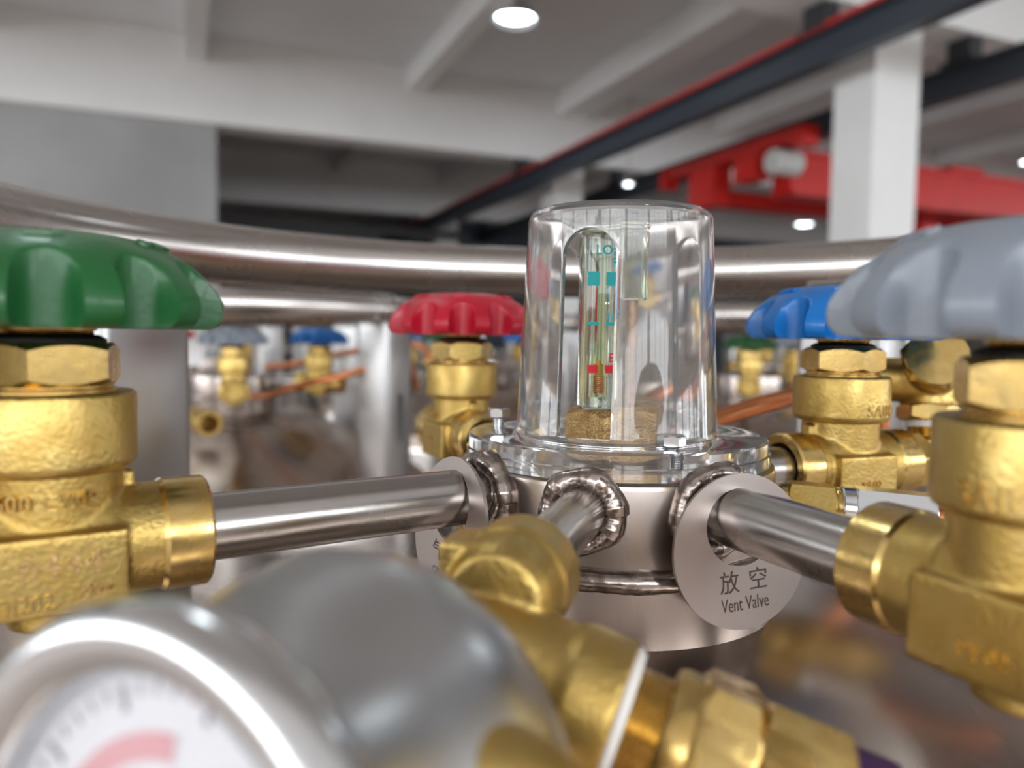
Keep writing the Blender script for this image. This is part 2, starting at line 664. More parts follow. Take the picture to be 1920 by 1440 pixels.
def wheel_mesh():
    prof = WPROF
    # refine
    fine = []
    for k in range(len(prof) - 1):
        (a, b), (c, d) = prof[k], prof[k + 1]
        n = 3 if 17 <= a <= 34 and b > 6 else 1
        for j in range(n):
            fine.append((a + (c - a) * j / n, b + (d - b) * j / n))
    fine.append(prof[-1])
    nl, per = 12, 28
    seg = nl * per
    fr, fc = 5.2, 32.6                     # scallop radius, scallop centre radius
    bm = bmesh.new()
    rings = []
    for r, z in fine:
        if r < 1e-6:
            rings.append([bm.verts.new((0, 0, z * MM))])
            continue
        row = []
        for i in range(seg):
            t = 2 * PI * i / seg
            a = ((t + PI / nl) % (2 * PI / nl)) - PI / nl
            lim = 1e9
            s = fc * math.sin(a)
            if abs(s) < fr:
                lim = fc * math.cos(a) - math.sqrt(fr * fr - s * s)
                pass
            rr = r
            if r > lim - .5:              # soft shoulder between dome and scallop wall
                h = max(0.0, min(1.0, (r - lim + .5) / 1.0))
                rr = min(r, lim - .5 + 1.0 * (h - h * h / 2)) if r < lim + .5 else lim
            row.append(bm.verts.new((rr * math.cos(t) * MM, rr * math.sin(t) * MM, z * MM)))
        rings.append(row)
    for k in range(len(rings) - 1):
        a, b = rings[k], rings[k + 1]
        for i in range(seg):
            j = (i + 1) % seg
            if len(a) == 1:
                bm.faces.new((a[0], b[i], b[j]))
            elif len(b) == 1:
                bm.faces.new((a[i], b[0], a[j]))
            else:
                bm.faces.new((a[i], b[i], b[j], a[j]))
    bmesh.ops.remove_doubles(bm, verts=bm.verts, dist=2e-6)
    return finish(bm, 'handwheel', 50)


WHEEL = wheel_mesh()


def wheel_text(words, r=24.2, size=4.4):
    """embossed words around the crown of the wheel"""
    out = []
    for s, ang in words:
        def mp(p, ang=ang):
            # p.y goes inward/up the slope, p.x along the rim (read from outside)
            x, y, z = p.x / MM, p.y / MM, p.z / MM
            rr = r - y * .86
            t = ang + x / r
            h = crown(rr) + z + .1
            return Vector((rr * math.cos(t) * MM, rr * math.sin(t) * MM, h * MM))
        out.append(text_mesh(s, size * MM, .65 * MM, mp))
    return join(out, 'lettering')


WTEXT = wheel_text([('OPEN', -PI / 2 - 1.0), ('\u2014>', -PI / 2), ('CLOSE', -PI / 2 + 1.05)])


def valve_body(bm, long_in, long_out):
    mx = R(PI / 2, 'Y')
    add_cyl(bm, 12.2 * MM, -long_in, long_out, 40, mx)
    # swollen middle
    add_lathe(bm, [(0, -15 * MM), (9 * MM, -15 * MM), (13.4 * MM, -11 * MM), (14.2 * MM, -5 * MM), (14.2 * MM, 5 * MM), (13.4 * MM, 11 * MM),
                   (9 * MM, 15 * MM), (0, 15 * MM)], 40, mx)
    # neck and bonnet cup
    add_lathe(bm, [(0, -6 * MM), (13.4 * MM, -4 * MM), (13.6 * MM, 19.0 * MM), (0, 19 * MM)], 56)
    # cast plates for the lettering on both cheeks
    add_box(bm, -13 * MM, 13 * MM, -15.2 * MM, 15.2 * MM, -10.5 * MM, 5.5 * MM)
    # webs
    add_box(bm, -16 * MM, 16 * MM, -2.4 * MM, 2.4 * MM, 0, 15.5 * MM)
    add_cyl(bm, 9 * MM, -16 * MM, 0, 32)


BODY = {}


def get_body(li, lo):
    k = (li, lo)
    if k not in BODY:
        BODY[k] = cast(lambda bm: valve_body(bm, li - .006, lo - .006), 0.0005, 14, 'valve_body')
    return BODY[k]


def socket_mesh(sgn, L):
    prof = [(8.7 * MM, L - 5 * MM), (8.9 * MM, L - .8 * MM), (9.4 * MM, L), (12.1 * MM, L), (12.8 * MM, L - .7 * MM), (12.8 * MM, L - 9.5 * MM),
            (12.2 * MM, L - 10.5 * MM), (8.7 * MM, L - 10.5 * MM)]
    return build(lambda bm: add_lathe(bm, prof, 56, R(sgn * PI / 2, 'Y'), closed=True), 'socket')


BORE = build(lambda bm: add_cyl(bm, 8.8 * MM, 0, 0.4 * MM, 32), 'bore')
NUT = build(lambda bm: add_hex(bm, 14.6 * MM, 34.7 * MM, 43.7 * MM, R(.25), .9 * MM), 'bonnet_nut')
COLLAR = build(lambda bm: add_lathe(bm, [(0, 33.2 * MM), (13.2 * MM, 33.2 * MM), (13.2 * MM, 33.9 * MM), (12.3 * MM, 34.3 * MM), (12.3 * MM, 34.9 * MM), (0, 34.9 * MM)], 48),
               'collar')
WASHER = build(lambda bm: add_lathe(bm, [(0, 43.5 * MM), (11.2 * MM, 43.5 * MM), (11.3 * MM, 44.4 * MM), (9.6 * MM, 45.3 * MM), (0, 45.3 * MM)], 40), 'washer')
STEM = build(lambda bm: add_lathe(bm, [(0, 45.1 * MM), (8.6 * MM, 45.1 * MM), (8.9 * MM, 45.6 * MM), (8.6 * MM, 46.1 * MM), (9.4 * MM, 46.2 * MM), (9.4 * MM, 47 * MM), (0, 47 * MM)], 40),
             'stem')
CUP = build(lambda bm: add_lathe(bm, [(0, 16.6 * MM), (13.4 * MM, 16.6 * MM), (14.2 * MM, 16.7 * MM), (15.4 * MM, 17.1 * MM), (16.4 * MM, 17.8 * MM), (16.8 * MM, 18.8 * MM),
                                      (16.8 * MM, 19.3 * MM), (16.9 * MM, 32.4 * MM), (16.7 * MM, 33.0 * MM), (16.1 * MM, 33.4 * MM), (0, 33.4 * MM)], 72), 'bonnet', 40)
SOCK = {}


def wrap(r, phi0, z0):
    def mp(p):
        a = phi0 + p.x / r
        return Vector(((r + p.z) * math.cos(a), (r + p.z) * math.sin(a), z0 + p.y))
    return mp


def plate(side, y, x0, z0):
    def mp(p):
        return Vector((x0 + (p.x if side < 0 else -p.x), side * (y + p.z), z0 + p.y))
    return mp


LETTER = {}


def letters(kind):
    if kind in LETTER:
        return LETTER[kind]
    if kind == 'pressure':
        s = 1
        ms = [text_mesh('600 CWP', 4.6 * MM, .5 * MM, wrap(14.25 * MM, PI / 2 - .1, 10.6 * MM), 1.1, .95),
              text_mesh('6444', 7.2 * MM, .4 * MM, plate(s, 15.3 * MM, -1 * MM, -2.6 * MM), 1.05),
              text_mesh('DJ202', 4.2 * MM, .45 * MM, plate(s, 15.3 * MM, 5.5 * MM, -8.8 * MM)),
              text_mesh('2MPa', 4.0 * MM, .4 * MM, plate(s, 15.3 * MM, -7.0 * MM, -7.8 * MM), 1, .8)]
    else:
        ms = [text_mesh('SAIBO', 6.2 * MM, .4 * MM, wrap(16.75 * MM, -PI / 2 + .25, 19.4 * MM), 1.05, .9),
              text_mesh('DJ-02', 3.8 * MM, .45 * MM, plate(-1, 15.3 * MM, 1 * MM, -6.0 * MM)),
              text_mesh('DN10', 3.0 * MM, .3 * MM, plate(1, 15.1 * MM, 0, -3 * MM)),
              text_mesh('CWP', 3.4 * MM, .3 * MM, wrap(13.55 * MM, PI / 2, 8 * MM))]
    if kind != 'pressure':
        ms[0].name = 'bonnet_text'
    else:
        ms[1].name = ms[3].name = 'stamp_text'
    for q in ms:
        for p in q.polygons:
            p.use_smooth = False
    LETTER[kind] = ms
    return LETTER[kind]


def valve(x, y, ang, wheel, label, li=.028, lo=.030, kind='maker', zrel=-.046, group='hand valves', wheel_rot=0.0,
          wheel_scale=1.0, detail=True):
    """hand valve whose flow axis leaves the hub at angle ang"""
    root = thing('hand_valve', label, 'valve', T(x, y, E + zrel) @ R(ang), group)
    body = obj('body', get_body(li, lo), M['brass_cast'], root)
    cupo = obj('bonnet', CUP, M['brass_cast'], root)
    if detail:
        for q in letters(kind):
            obj('lettering', q, M['bronze'] if q.name.startswith('stamp') else M['brass'], cupo if q.name.startswith('bonnet') else body)
    for sg, L in ((-1, li), (1, lo)):
        if (sg, L) not in SOCK:
            SOCK[(sg, L)] = socket_mesh(sg, L)
        obj('socket', SOCK[(sg, L)], M['brass'], root)
    obj('collar', COLLAR, M['brass'], root)
    obj('bonnet_nut', NUT, M['brass'], root)
    obj('washer', WASHER, M['black'], root)
    obj('stem', STEM, M['brass'], root)
    w = obj('handwheel', WHEEL, M[wheel], root, T(0, 0, .0467) @ R(wheel_rot) @ Matrix.Scale(wheel_scale, 4))
    if detail:
        obj('lettering', WTEXT, M[wheel], w)
    return root


# ================================================================== CRYOGENIC CYLINDERS
HX, HY = 0.034, 0.25
RINGR, RINGT, RINGZ = 0.23, 0.0152, 0.040
Z_HUBTOP, Z_HUBBOT, Z_HEAD = -.0385, -.066, -.0785


def head_z(r):
    return Z_HEAD - 1.55 * r * r


HEAD = build(lambda bm: add_lathe(bm, [(0, E + Z_HEAD)] + [(r, E + head_z(r)) for r in [.02 * k for k in range(1, 12)]] +
                                  [(.232, E + head_z(.232)), (.243, E + head_z(.243) - .004), (.25, E + head_z(.25) - .02)], 96), 'head')
SHELL = build(lambda bm: add_lathe(bm, [(.25, E + head_z(.25) - .02), (.252, E + head_z(.25) - .03), (.252, 1.0), (.2545, .99), (.2545, .97), (.252, .96),
                                        (.252, .14), (.235, .09), (0, .08)], 96), 'shell')
FOOT = build(lambda bm: add_lathe(bm, [(.225, 0), (.232, 0), (.232, .12), (.225, .12)], 64, closed=True), 'foot_ring')
HUB = build(lambda bm: add_lathe(bm, [(0, E + Z_HUBTOP), (.0485, E + Z_HUBTOP), (.0497, E + Z_HUBTOP - .0006), (.0500, E + Z_HUBTOP - .0018),
                                      (.0500, E + Z_HUBBOT), (.0, E + Z_HUBBOT)], 128), 'hub')
NECK = build(lambda bm: add_lathe(bm, [(.0, E - .064), (.0495, E - .0645), (.0512, E - .0645), (.0512, E - .092), (.0, E - .092)], 96), 'neck')


def weld_ring(bm):
    n = 300
    pts = [((.0506) * math.cos(2 * PI * i / n), .0506 * math.sin(2 * PI * i / n), E - .0645) for i in range(n)]
    add_tube(bm, pts, .003, 12, closed=True,
             rfun=lambda i, a: .0031 * (1 + .02 * math.sin(i * 2 * PI / 4.0) + .05 * math.sin(i * .37)))


WELDRING = build(weld_ring, 'weld_bead', 60)
RING = build(lambda bm: add_tube(bm, [(RINGR * math.cos(2 * PI * i / 180), RINGR * math.sin(2 * PI * i / 180), E + RINGZ) for i in range(180)],
                                 RINGT, 32, closed=True), 'handle_ring', 60)


def open_ring(bm):                     # horseshoe handle: ends on the two front posts
    a0, a1, n = math.radians(-38), math.radians(213), 140
    add_tube(bm, [(RINGR * math.cos(a0 + (a1 - a0) * i / n), RINGR * math.sin(a0 + (a1 - a0) * i / n), E + RINGZ) for i in range(n + 1)], RINGT, 32)


OPENRING = build(open_ring, 'handle_ring', 60)


def post_mesh():
    z0, z1 = E + head_z(RINGR) - .006, E + RINGZ - RINGT + .003
    me = build(lambda bm: (add_box(bm, -.02, .02, -.0235, .0235, z0, z1)), 'post', 30)
    me = evaluated(me, [('BEVEL', dict(width=.0045, segments=3, limit_method='ANGLE'))])
    zc = (z0 + z1) / 2 - .01

    def slot(bm):
        pts = []
        for k in range(13):
            a = PI * k / 12
            pts.append((.006 * math.cos(a), zc + .022 + .006 * math.sin(a)))
        for k in range(13):
            a = PI + PI * k / 12
            pts.append((.006 * math.cos(a), zc - .022 + .006 * math.sin(a)))
        lo = [bm.verts.new((.014, p[0], p[1])) for p in pts]
        hi = [bm.verts.new((.03, p[0], p[1])) for p in pts]
        n = len(pts)
        bm.faces.new(lo[::-1])
        bm.faces.new(hi)
        for i in range(n):
            bm.faces.new((lo[i], lo[(i + 1) % n], hi[(i + 1) % n], hi[i]))
    c = build(slot, 'slot', None)
    return cut(me, [c])


POST = post_mesh()


def pipe_mesh(r, a, b):
    return build(lambda bm: add_lathe(bm, [(0, a), (r, a), (r, b), (0, b)], 48, R(PI / 2, 'Y')), 'pipe')


def pipe_weld(r, zoff=0.0):
    """rippled bead where a pipe meets the hub wall (pipe along +X)"""
    def fn(bm):
        n = 168
        pts = []
        for i in range(n):
            a = 2 * PI * i / n
            rr = r + .0022
            yy, zz = rr * math.cos(a), rr * math.sin(a)
            pts.append((math.sqrt(.05 ** 2 - yy * yy) + .0006, yy, zz))
        rnd = random.Random(5)
        ph = [rnd.uniform(.8, 1.25) for _ in range(40)]
        add_tube(bm, pts, .004, 14, closed=True,
                 rfun=lambda i, a: .0036 * (1 + .032 * (1 - abs(math.sin(i * PI / 6.0)))) * (.9 + .12 * math.sin(i * .21 + 1) + .06 * math.sin(i * .083)))
    return build(fn, 'weld_bead', 50)


PW16, PW12 = pipe_weld(.008), pipe_weld(.0066)
PIPES = {}


def cylinder(cx, cy, z, label, posts, pipes, group=None):
    root = thing('cryogenic_cylinder', label, 'gas cylinder', T(cx, cy, z), group)
    obj('head', HEAD, M['steel_head'], root)
    obj('shell', SHELL, M['steel'], root)
    obj('foot_ring', FOOT, M['steel'], root)
    hub = obj('hub', HUB, M['steel_hub'], root)
    obj('neck', NECK, M['steel_hub'], root)
    obj('weld_bead', WELDRING, M['weld'], hub)
    obj('handle_ring', RING if group else OPENRING, M['steel_ring'], root)
    for a in posts:
        obj('post', POST, M['steel_brushed'], root, R(math.radians(a)) @ T(RINGR, 0, 0))
    for a, r, b in pipes:
        k = (r, b)
        if k not in PIPES:
            PIPES[k] = pipe_mesh(r, .044, b)
        p = obj('pipe', PIPES[k], M['steel'], root, T(0, 0, E - .046) @ R(a))
        obj('weld_bead', PW16 if r > .0075 else PW12, M['weld'], p)
    return root


def adir(dx, dy):
    return math.atan2(dy, dx)


# ---- our cylinder
tag(obj('floor_mat', build(lambda bm: add_box(bm, HX - .3, HX + .3, HY - .3, HY + .3, -DROP, 0), 'floor_mat', 30), M['black']),
    'black rubber mat on the floor under the near cylinder', 'mat')
A_GREEN = adir(-.834, -.551)
A_GREY = adir(.423, -.906)
A_BLUE = adir(.93, .36)
A_RED = adir(-.45, .89)
A_FRONT = adir(-.295, -.955)
GREEN, GREY, BLUE, RED = (-.098, .162), (.0905, .130), (.122, .284), (-.024, .365)


def dist(p):
    return math.hypot(p[0] - HX, p[1] - HY)


cylinder(HX, HY, 0, 'stainless cryogenic cylinder top with round hub, welded pipes and polished handle tube',
         (48.5, 156, 213, 322), [(A_GREEN, .008, dist(GREEN) - .024), (A_GREY, .008, dist(GREY) - .025),
                                 (A_BLUE, .008, dist(BLUE) - .02), (A_RED, .008, dist(RED) - .02),
                                 (A_FRONT, .0066, .106)])
valve(*GREEN, A_GREEN, 'green', 'brass valve with green scalloped handwheel, 600 CWP cast on its neck', li=.031, kind='pressure',
      group='hand valves of the near cylinder', wheel_rot=3.1)
valve(*GREY, A_GREY, 'grey', 'large blurred brass valve with pale grey handwheel on the vent pipe', li=.032,
      group='hand valves of the near cylinder', wheel_rot=.52)
valve(*BLUE, A_BLUE, 'blue', 'brass valve with blue handwheel, its outlet fitted with capped brass elbows', li=.027,
      group='hand valves of the near cylinder', wheel_rot=-.77)
valve(*RED, A_RED, 'red', 'brass valve with red scalloped handwheel standing behind the clear guard', li=.028,
      group='hand valves of the near cylinder', wheel_rot=4.31, wheel_scale=1.0)

# ---- clear guard over the level gauge


def guard_mesh():
    prof = [(.0298, -.0383), (.0485, -.0383), (.0485, -.0350), (.0478, -.0347), (.0478, -.0312), (.0472, -.0305), (.0345, -.0305), (.0328, -.0300),
            (.0323, -.0285), (.0293, .0370), (.0288, .0388), (.0276, .0398), (.0255, .0400), (0, .0400), (0, .0380), (.0255, .0379), (.0266, .0370), (.0300, -.0300)]
    # closed profile except where it touches the axis
    bm = bmesh.new()
    add_lathe(bm, prof + [prof[0]], 160)
    bmesh.ops.remove_doubles(bm, verts=bm.verts, dist=1e-7)
    me = finish(bm, 'guard', 35)
    cutters = []
    for deg, wd, top in ((-25, .0165, .0318), (112, .0165, .0318), (215, .0165, .0318)):
        def fn(bm):
            h = wd / 2
            pts = [(-h, -.0292), (h, -.0292)] + [(h * math.cos(PI * k / 24), top - h + h * math.sin(PI * k / 24)) for k in range(25)]
            lo = [bm.verts.new((.018, p[0], p[1])) for p in pts]
            hi = [bm.verts.new((.045, p[0], p[1])) for p in pts]
            n = len(pts)
            bm.faces.new(lo[::-1])
            bm.faces.new(hi)
            for i in range(n):
                bm.faces.new((lo[i], lo[(i + 1) % n], hi[(i + 1) % n], hi[i]))
        c = build(fn, 'c', None)
        c.transform(R(-PI / 2 + math.radians(deg)))
        cutters.append(c)
    return cut(me, cutters, 30)


tag(obj('gauge_guard', guard_mesh(), M['acrylic'], None, T(HX, HY, E)),
    'clear plastic cup guard with arched slots, flanged onto the steel hub', 'guard')

bolt_head = build(lambda bm: add_hex(bm, 4.0 * MM, 0, 3.4 * MM, None, .5 * MM), 'bolt_head')


def bolt_shank(bm):
    n = 10
    prof = [(0, -6 * MM)]
    for k in range(n):
        z = (-6 + 6.0 * k / n) * MM
        prof += [(1.75 * MM, z), (2.1 * MM, z + .3 * MM)]
    prof += [(1.9 * MM, .2 * MM), (0, .2 * MM)]
    add_lathe(bm, prof, 20)


shank_me = build(bolt_shank, 'bolt_shank')
for deg, rad_, dz, lab in ((-104, .0395, .003, 'small steel hex bolt standing proud at the left of the clear flange'),
                           (17, .0375, .0002, 'small steel hex bolt in the clear flange before the bronze nut'),
                           (136, .0395, .0002, 'small steel hex bolt at the back of the clear flange')):
    a = -PI / 2 + math.radians(deg)
    b = thing('flange_bolt', lab, 'bolt', T(HX + rad_ * math.cos(a), HY + rad_ * math.sin(a), E - .0303 + dz) @ R(a), 'bolts of the clear flange')
    obj('bolt_head', bolt_head, M['chrome'], b)
    obj('shank', shank_me, M['chrome'], b)

# ---- level gauge inside the guard
lg = thing('level_gauge', 'liquid level gauge with printed clear sight tube on a bronze hex nut', 'level gauge', T(HX, HY, E))
obj('hex_nut', build(lambda bm: add_hex(bm, .0168, -.0384, -.0225, R(.18), .0014), 'hex_nut'), M['bronze'], lg)
TX, TY = -.0068, -.0060           # sight tube axis relative to the hub axis


def sight(bm):
    add_box(bm, -.0058, .0058, -.0050, .0050, -.0224, .0325)


sm = evaluated(build(sight, 'sight', 30), [('BEVEL', dict(width=.0012, segments=3, limit_method='ANGLE'))])
for p in sm.polygons:
    p.use_smooth = True
sm.set_sharp_from_angle(angle=math.radians(40))
bore_c = build(lambda bm: add_cyl(bm, .0029, -.0185, .0262, 32, T(0, 0, 0)), 'bore', None)
sm = cut(sm, [bore_c], 40)
TM = T(TX, TY, 0) @ R(math.radians(6))
tube = obj('sight_tube', sm, M['acrylic_green'], lg, TM)
cap = evaluated(build(lambda bm: (add_box(bm, -.0058, .0150, -.0050, .0060, .0326, .0352)), 'cap', 30), [('BEVEL', dict(width=.0008, segments=2))])
obj('top_clip', cap, M['acrylic_green'], lg, TM)
cap2 = evaluated(build(lambda bm: (add_box(bm, .0065, .0150, -.0030, .0060, .0105, .0325)), 'cap', 30), [('BEVEL', dict(width=.0008, segments=2))])
obj('rod_sleeve', cap2, M['acrylic_green'], lg, TM)
obj('support_rod', build(lambda bm: add_cyl(bm, .0019, -.0226, .0110, 24, T(.0112, .0018, 0)), 'support_rod'), M['rod'], lg, TM)


def fl_coil(bm):
    pts = []
    n = 9
    for i in range(n * 20 + 1):
        a = 2 * PI * i / 20
        pts.append((.0021 * math.cos(a), .0021 * math.sin(a), -.0172 + .0056 * i / (n * 20)))
    add_tube(bm, pts, .00034, 6)
    add_cyl(bm, .0019, -.0174, -.0114, 20)


fl = obj('float', build(fl_coil, 'float', 60), M['copper'], lg, TM)
obj('float_band', build(lambda bm: (add_cyl(bm, .0020, -.0112, -.0080, 20), add_cyl(bm, .0012, -.0114, -.0068, 16)), 'float_band'), M['yellow'], fl)
YF = -.00512


def print_rect(bm, x0, x1, z0, z1):
    add_box(bm, x0, x1, YF - .00006, YF + .00005, z0, z1)


def pz(y):
    return (636 - y) / 1440 * .2375


def teal_fn(bm):
    for a, b in ((pz(538), pz(512)), (pz(612), pz(605.5))):
        print_rect(bm, -.0048, -.0011, a, b)
        print_rect(bm, .0011, .0048, a, b)


def red_fn(bm):
    print_rect(bm, -.0042, -.0011, pz(702), pz(686.5))
    print_rect(bm, .0011, .0042, pz(702), pz(686.5))


def face_text(s, size, cx, z, bold=0.0):
    return text_mesh(s, size, .00003, lambda p: Vector((cx + p.x, YF - .00004 - p.z, z + p.y)), bold=bold)


obj('teal_scale', join([build(teal_fn, 't', 30), face_text('LO', .0041, .0003, pz(479), .00008), face_text('2', .0030, .0037, pz(480.5), .00008), face_text('F', .0038, .0036, pz(502), .00012),
                        face_text('1/2', .0036, .0032, pz(603), .00006)], 'teal_scale', None), M['teal'], tube)
obj('red_scale', join([build(red_fn, 'r', 30), face_text('E', .0040, .0032, pz(681), .00006)], 'red_scale', None), M['redprint'], tube)
obj('vent_mark', join([face_text('V', .0022, -.0012, pz(762)), face_text('V', .0022, .0015, pz(762))], 'v', None), M['white'], tube)


# ---- engraved tags on the pipes
def tag_disc():
    bm = bmesh.new()
    n = 96
    Ro, Ri, off, th = .0200, .0100, .0062, .0005
    rows = []
    for z in (-th, th):
        for rr, o in ((Ri, off), (Ro, 0)):
            rows.append([bm.verts.new((z, rr * math.sin(2 * PI * i / n), o + rr * math.cos(2 * PI * i / n))) for i in range(n)])
    for a, b in ((0, 1), (1, 3), (3, 2), (2, 0)):
        for i in range(n):
            j = (i + 1) % n
            bm.faces.new((rows[a][i], rows[a][j], rows[b][j], rows[b][i]))
    return finish(bm, 'plate', 30)


DISC = tag_disc()


def tag_text(s, size, y0, z0, sx=1.0, sp=1.0):
    # face +X, text runs along +Y when seen from +X
    return text_mesh(s, size, .00004, lambda p: Vector((.00055 + p.z, y0 + p.x, z0 + p.y)), sp, sx)


def pipe_tag(ang, t, label, han, eng, tilt=0.0, roll=0.0, yaw=0.0):
    p = T(HX, HY, 0) @ R(ang)
    zt = E - .046 + .0079 - (.0062 + .0100)      # hole rim resting on the pipe
    root = thing('pipe_tag', label, 'tag', p @ T(t, 0, zt) @ R(yaw) @ R(tilt, 'Y') @ R(roll, 'X'), 'engraved tags on the pipes')
    obj('plate', DISC, M['steel_tag'], root)
    obj('lettering', join([tag_text(han, .0062, 0, -.0098, .98, 1.15), tag_text(eng[0], eng[1], 0, -.0150, eng[2], 1.0)], 'lettering', None), M['ink'], root)


pipe_tag(A_GREY, .0605, 'round steel tag engraved Vent Valve hanging on the pipe to the grey valve', '\u653e \u7a7a', ('Vent Valve', .0050, .66),
         tilt=math.radians(-5), roll=math.radians(3), yaw=math.radians(-6))
pipe_tag(A_GREEN, .0615, 'round steel tag engraved with gas lettering on the pipe to the green valve', '\u6c14 \u76f8', ('GASEOUS', .0042, .66),
         tilt=math.radians(-8), roll=math.radians(0), yaw=math.radians(0))


# ---- copper line fitting on the right of the hub
def axis_thing(name, label, cat, p, d, group=None):
    return thing(name, label, cat, frame(p, d), group)


ft = axis_thing('compression_fitting', 'brass hex fitting with silver nut and copper tube screwed into the hub side', 'fitting',
                at(HX + .0489, HY - .0085, -.0508), (.975, -.20, -.055))
obj('spigot', build(lambda bm: add_lathe(bm, [(0, -.002), (.0052, -.002), (.0052, .002), (.0060, .0025), (.0060, .0045), (.0050, .005), (0, .005)], 32), 'spigot'),
    M['brass'], ft)
obj('hex_body', build(lambda bm: add_hex(bm, .0076, .0042, .0185, R(.52), .0006), 'hex_body'), M['brass_cast'], ft)
obj('ring', build(lambda bm: add_lathe(bm, [(0, .0183), (.0062, .0183), (.0066, .0190), (.0062, .0200), (.0064, .0206), (0, .0206)], 32), 'ring'), M['brass'], ft)
obj('hex_nut', build(lambda bm: (add_hex(bm, .0080, .0240, .0470, R(.52), .0006), add_lathe(bm, [(0, .0204), (.0066, .0204), (.0070, .0208), (.0070, .0240), (0, .0240)], 40)), 'hex_nut'), M['chrome'], ft)


def cop1(bm):
    pts = [(0, 0, .045 + .002 * k) for k in range(8)]
    for k in range(1, 14):
        a = k / 13 * 1.2
        pts.append((-.03 * (1 - math.cos(a)), 0, .059 + .03 * math.sin(a)))
    add_tube(bm, pts, .0034, 16)


obj('copper_tube', build(cop1, 'copper_tube', 60), M['copper'], ft)

# ---- copper line crossing behind the guard
pts = []
cps = [(.038, .296, -.056), (.042, .320, -.056), (.060, .345, -.046), (.095, .352, -.036), (.125, .356, -.0275), (.150, .362, -.0245), (.170, .368, -.027), (.180, .373, -.040),
       (.182, .375, -.08), (.182, .375, -.138)]


def catmull(P, n=8):
    P = [Vector(p) for p in P]
    out = []
    for i in range(len(P) - 1):
        p0, p1, p2, p3 = P[max(i - 1, 0)], P[i], P[i + 1], P[min(i + 2, len(P) - 1)]
        for k in range(n):
            t = k / n
            out.append(.5 * ((2 * p1) + (p2 - p0) * t + (2 * p0 - 5 * p1 + 4 * p2 - p3) * t * t + (3 * p1 - p0 - 3 * p2 + p3) * t ** 3))
    out.append(P[-1])
    return out


tag(obj('copper_line', build(lambda bm: add_tube(bm, [at(*p) for p in catmull(cps)], .0042, 16), 'copper_line', 60), M['copper']),
    'bent copper line running behind the clear guard towards the blue valve', 'copper pipe')

# ---- capped elbows on the outlet of the blue valve
bx, by = math.cos(A_BLUE), math.sin(A_BLUE)
el = thing('elbow_fitting', 'capped brass elbow and tee with white sealing tape beside the blue valve', 'fitting',
           T(BLUE[0], BLUE[1], E - .046) @ R(A_BLUE))


def elbow_low(bm):
    add_hex(bm, .0118, .0295, .0380, R(PI / 2, 'Y') @ R(.3), .001)
    add_cyl(bm, .0098, .036, .052, 32, R(PI / 2, 'Y'))
    add_lathe(bm, [(0, -.0098), (.0070, -.0085), (.0098, -.005), (.0098, .0085), (0, .0085)], 32, T(.0455, 0, 0) @ R(-.12, 'X'))


obj('elbow', cast(elbow_low, .0005, 3, 'elbow'), M['brass_cast'], el)
UP = T(.0455, 0, 0) @ R(-.12, 'X') @ R(.10, 'Y')


def threads(bm, r, z0, z1, n):
    prof = [(0, z0)]
    for k in range(n):
        z = z0 + (z1 - z0) * k / n
        prof += [(r - .0005, z), (r, z + (z1 - z0) / n * .5)]
    prof += [(r - .0005, z1), (0, z1)]
    add_lathe(bm, prof, 40)


obj('thread', build(lambda bm: threads(bm, .0080, .0085, .0130, 4), 'thread', 60), M['brass'], el, UP)
obj('sealing_tape', build(lambda bm: add_lathe(bm, [(0, .0125), (.0084, .0125), (.0086, .0150), (0, .0150)], 32), 'tape'), M['tape'], el, UP)
obj('hex_band', build(lambda bm: add_hex(bm, .0118, .0150, .0215, R(.2), .0008), 'hex_band'), M['brass'], el, UP)
capdir = frame((.0455, .001, .0345), (-.62, -.70, .36), (1, 0, .2))


def tee_up(bm):
    add_lathe(bm, [(0, .021), (.0105, .021), (.0108, .026), (.0100, .040), (.006, .044), (0, .045)], 36, UP)
    add_cyl(bm, .0104, -.010, .0105, 36, capdir)
    add_cyl(bm, .0088, 0, .020, 36, frame((.0455, .001, .031), (-.75, .65, 0)))


obj('tee', cast(tee_up, .0005, 4, 'tee'), M['brass_cast'], el)
obj('hex_cap', build(lambda bm: (add_lathe(bm, [(0, .0100), (.0112, .0100), (.0114, .0110), (.0112, .0118), (0, .0118)], 36), add_hex(bm, .0128, .0118, .0175, R(.3), .0010)), 'hex_cap'),
    M['brass'], el, capdir)

# ---- relief valve assembly on the pipe towards the viewer
fx, fy = math.cos(A_FRONT), math.sin(A_FRONT)
jc = Vector((HX + .115 * fx, HY + .115 * fy, -.046))
rv = thing('relief_valve', 'blurred brass relief valve assembly with white sealing tape before the hub', 'relief valve', T(0, 0, E))
adx = Vector((.918, -.27, -.29)).normalized()
bp0 = Vector((.0012, .1300, -.0572))


def rv_body(bm):
    fm = frame(jc, (fx, fy, 0))
    add_cyl(bm, .0114, -.010, .001, 48, fm)
    add_lathe(bm, [(0, -.002), (.0102, -.002), (.0106, .003), (.0100, .007), (.0085, .010), (0, .011)], 40, fm)
    add_box(bm, -.0092, .0092, .000, .0115, -.004, .0075, fm)
    add_lathe(bm, [(0, -.012), (.0095, -.012), (.0110, -.006), (.0108, .004), (.0112, .008), (.0122, .010), (.0122, .0185), (0, .0185)], 48, frame(bp0, adx))
    add_cyl(bm, .0078, -.004, .0215, 40, frame(bp0 + Vector((-.001, -.003, -.018)), adx))
    add_cyl(bm, .0100, 0, .022, 40, frame(bp0 + Vector((-.002, 0, .006)), (0, 0, -1)))


obj('body', cast(rv_body, .0006, 5, 'relief_body'), M['brass_cast'], rv)
AX = frame(bp0, adx)


def along(fn, name, ang=35):
    return build(fn, name, ang)


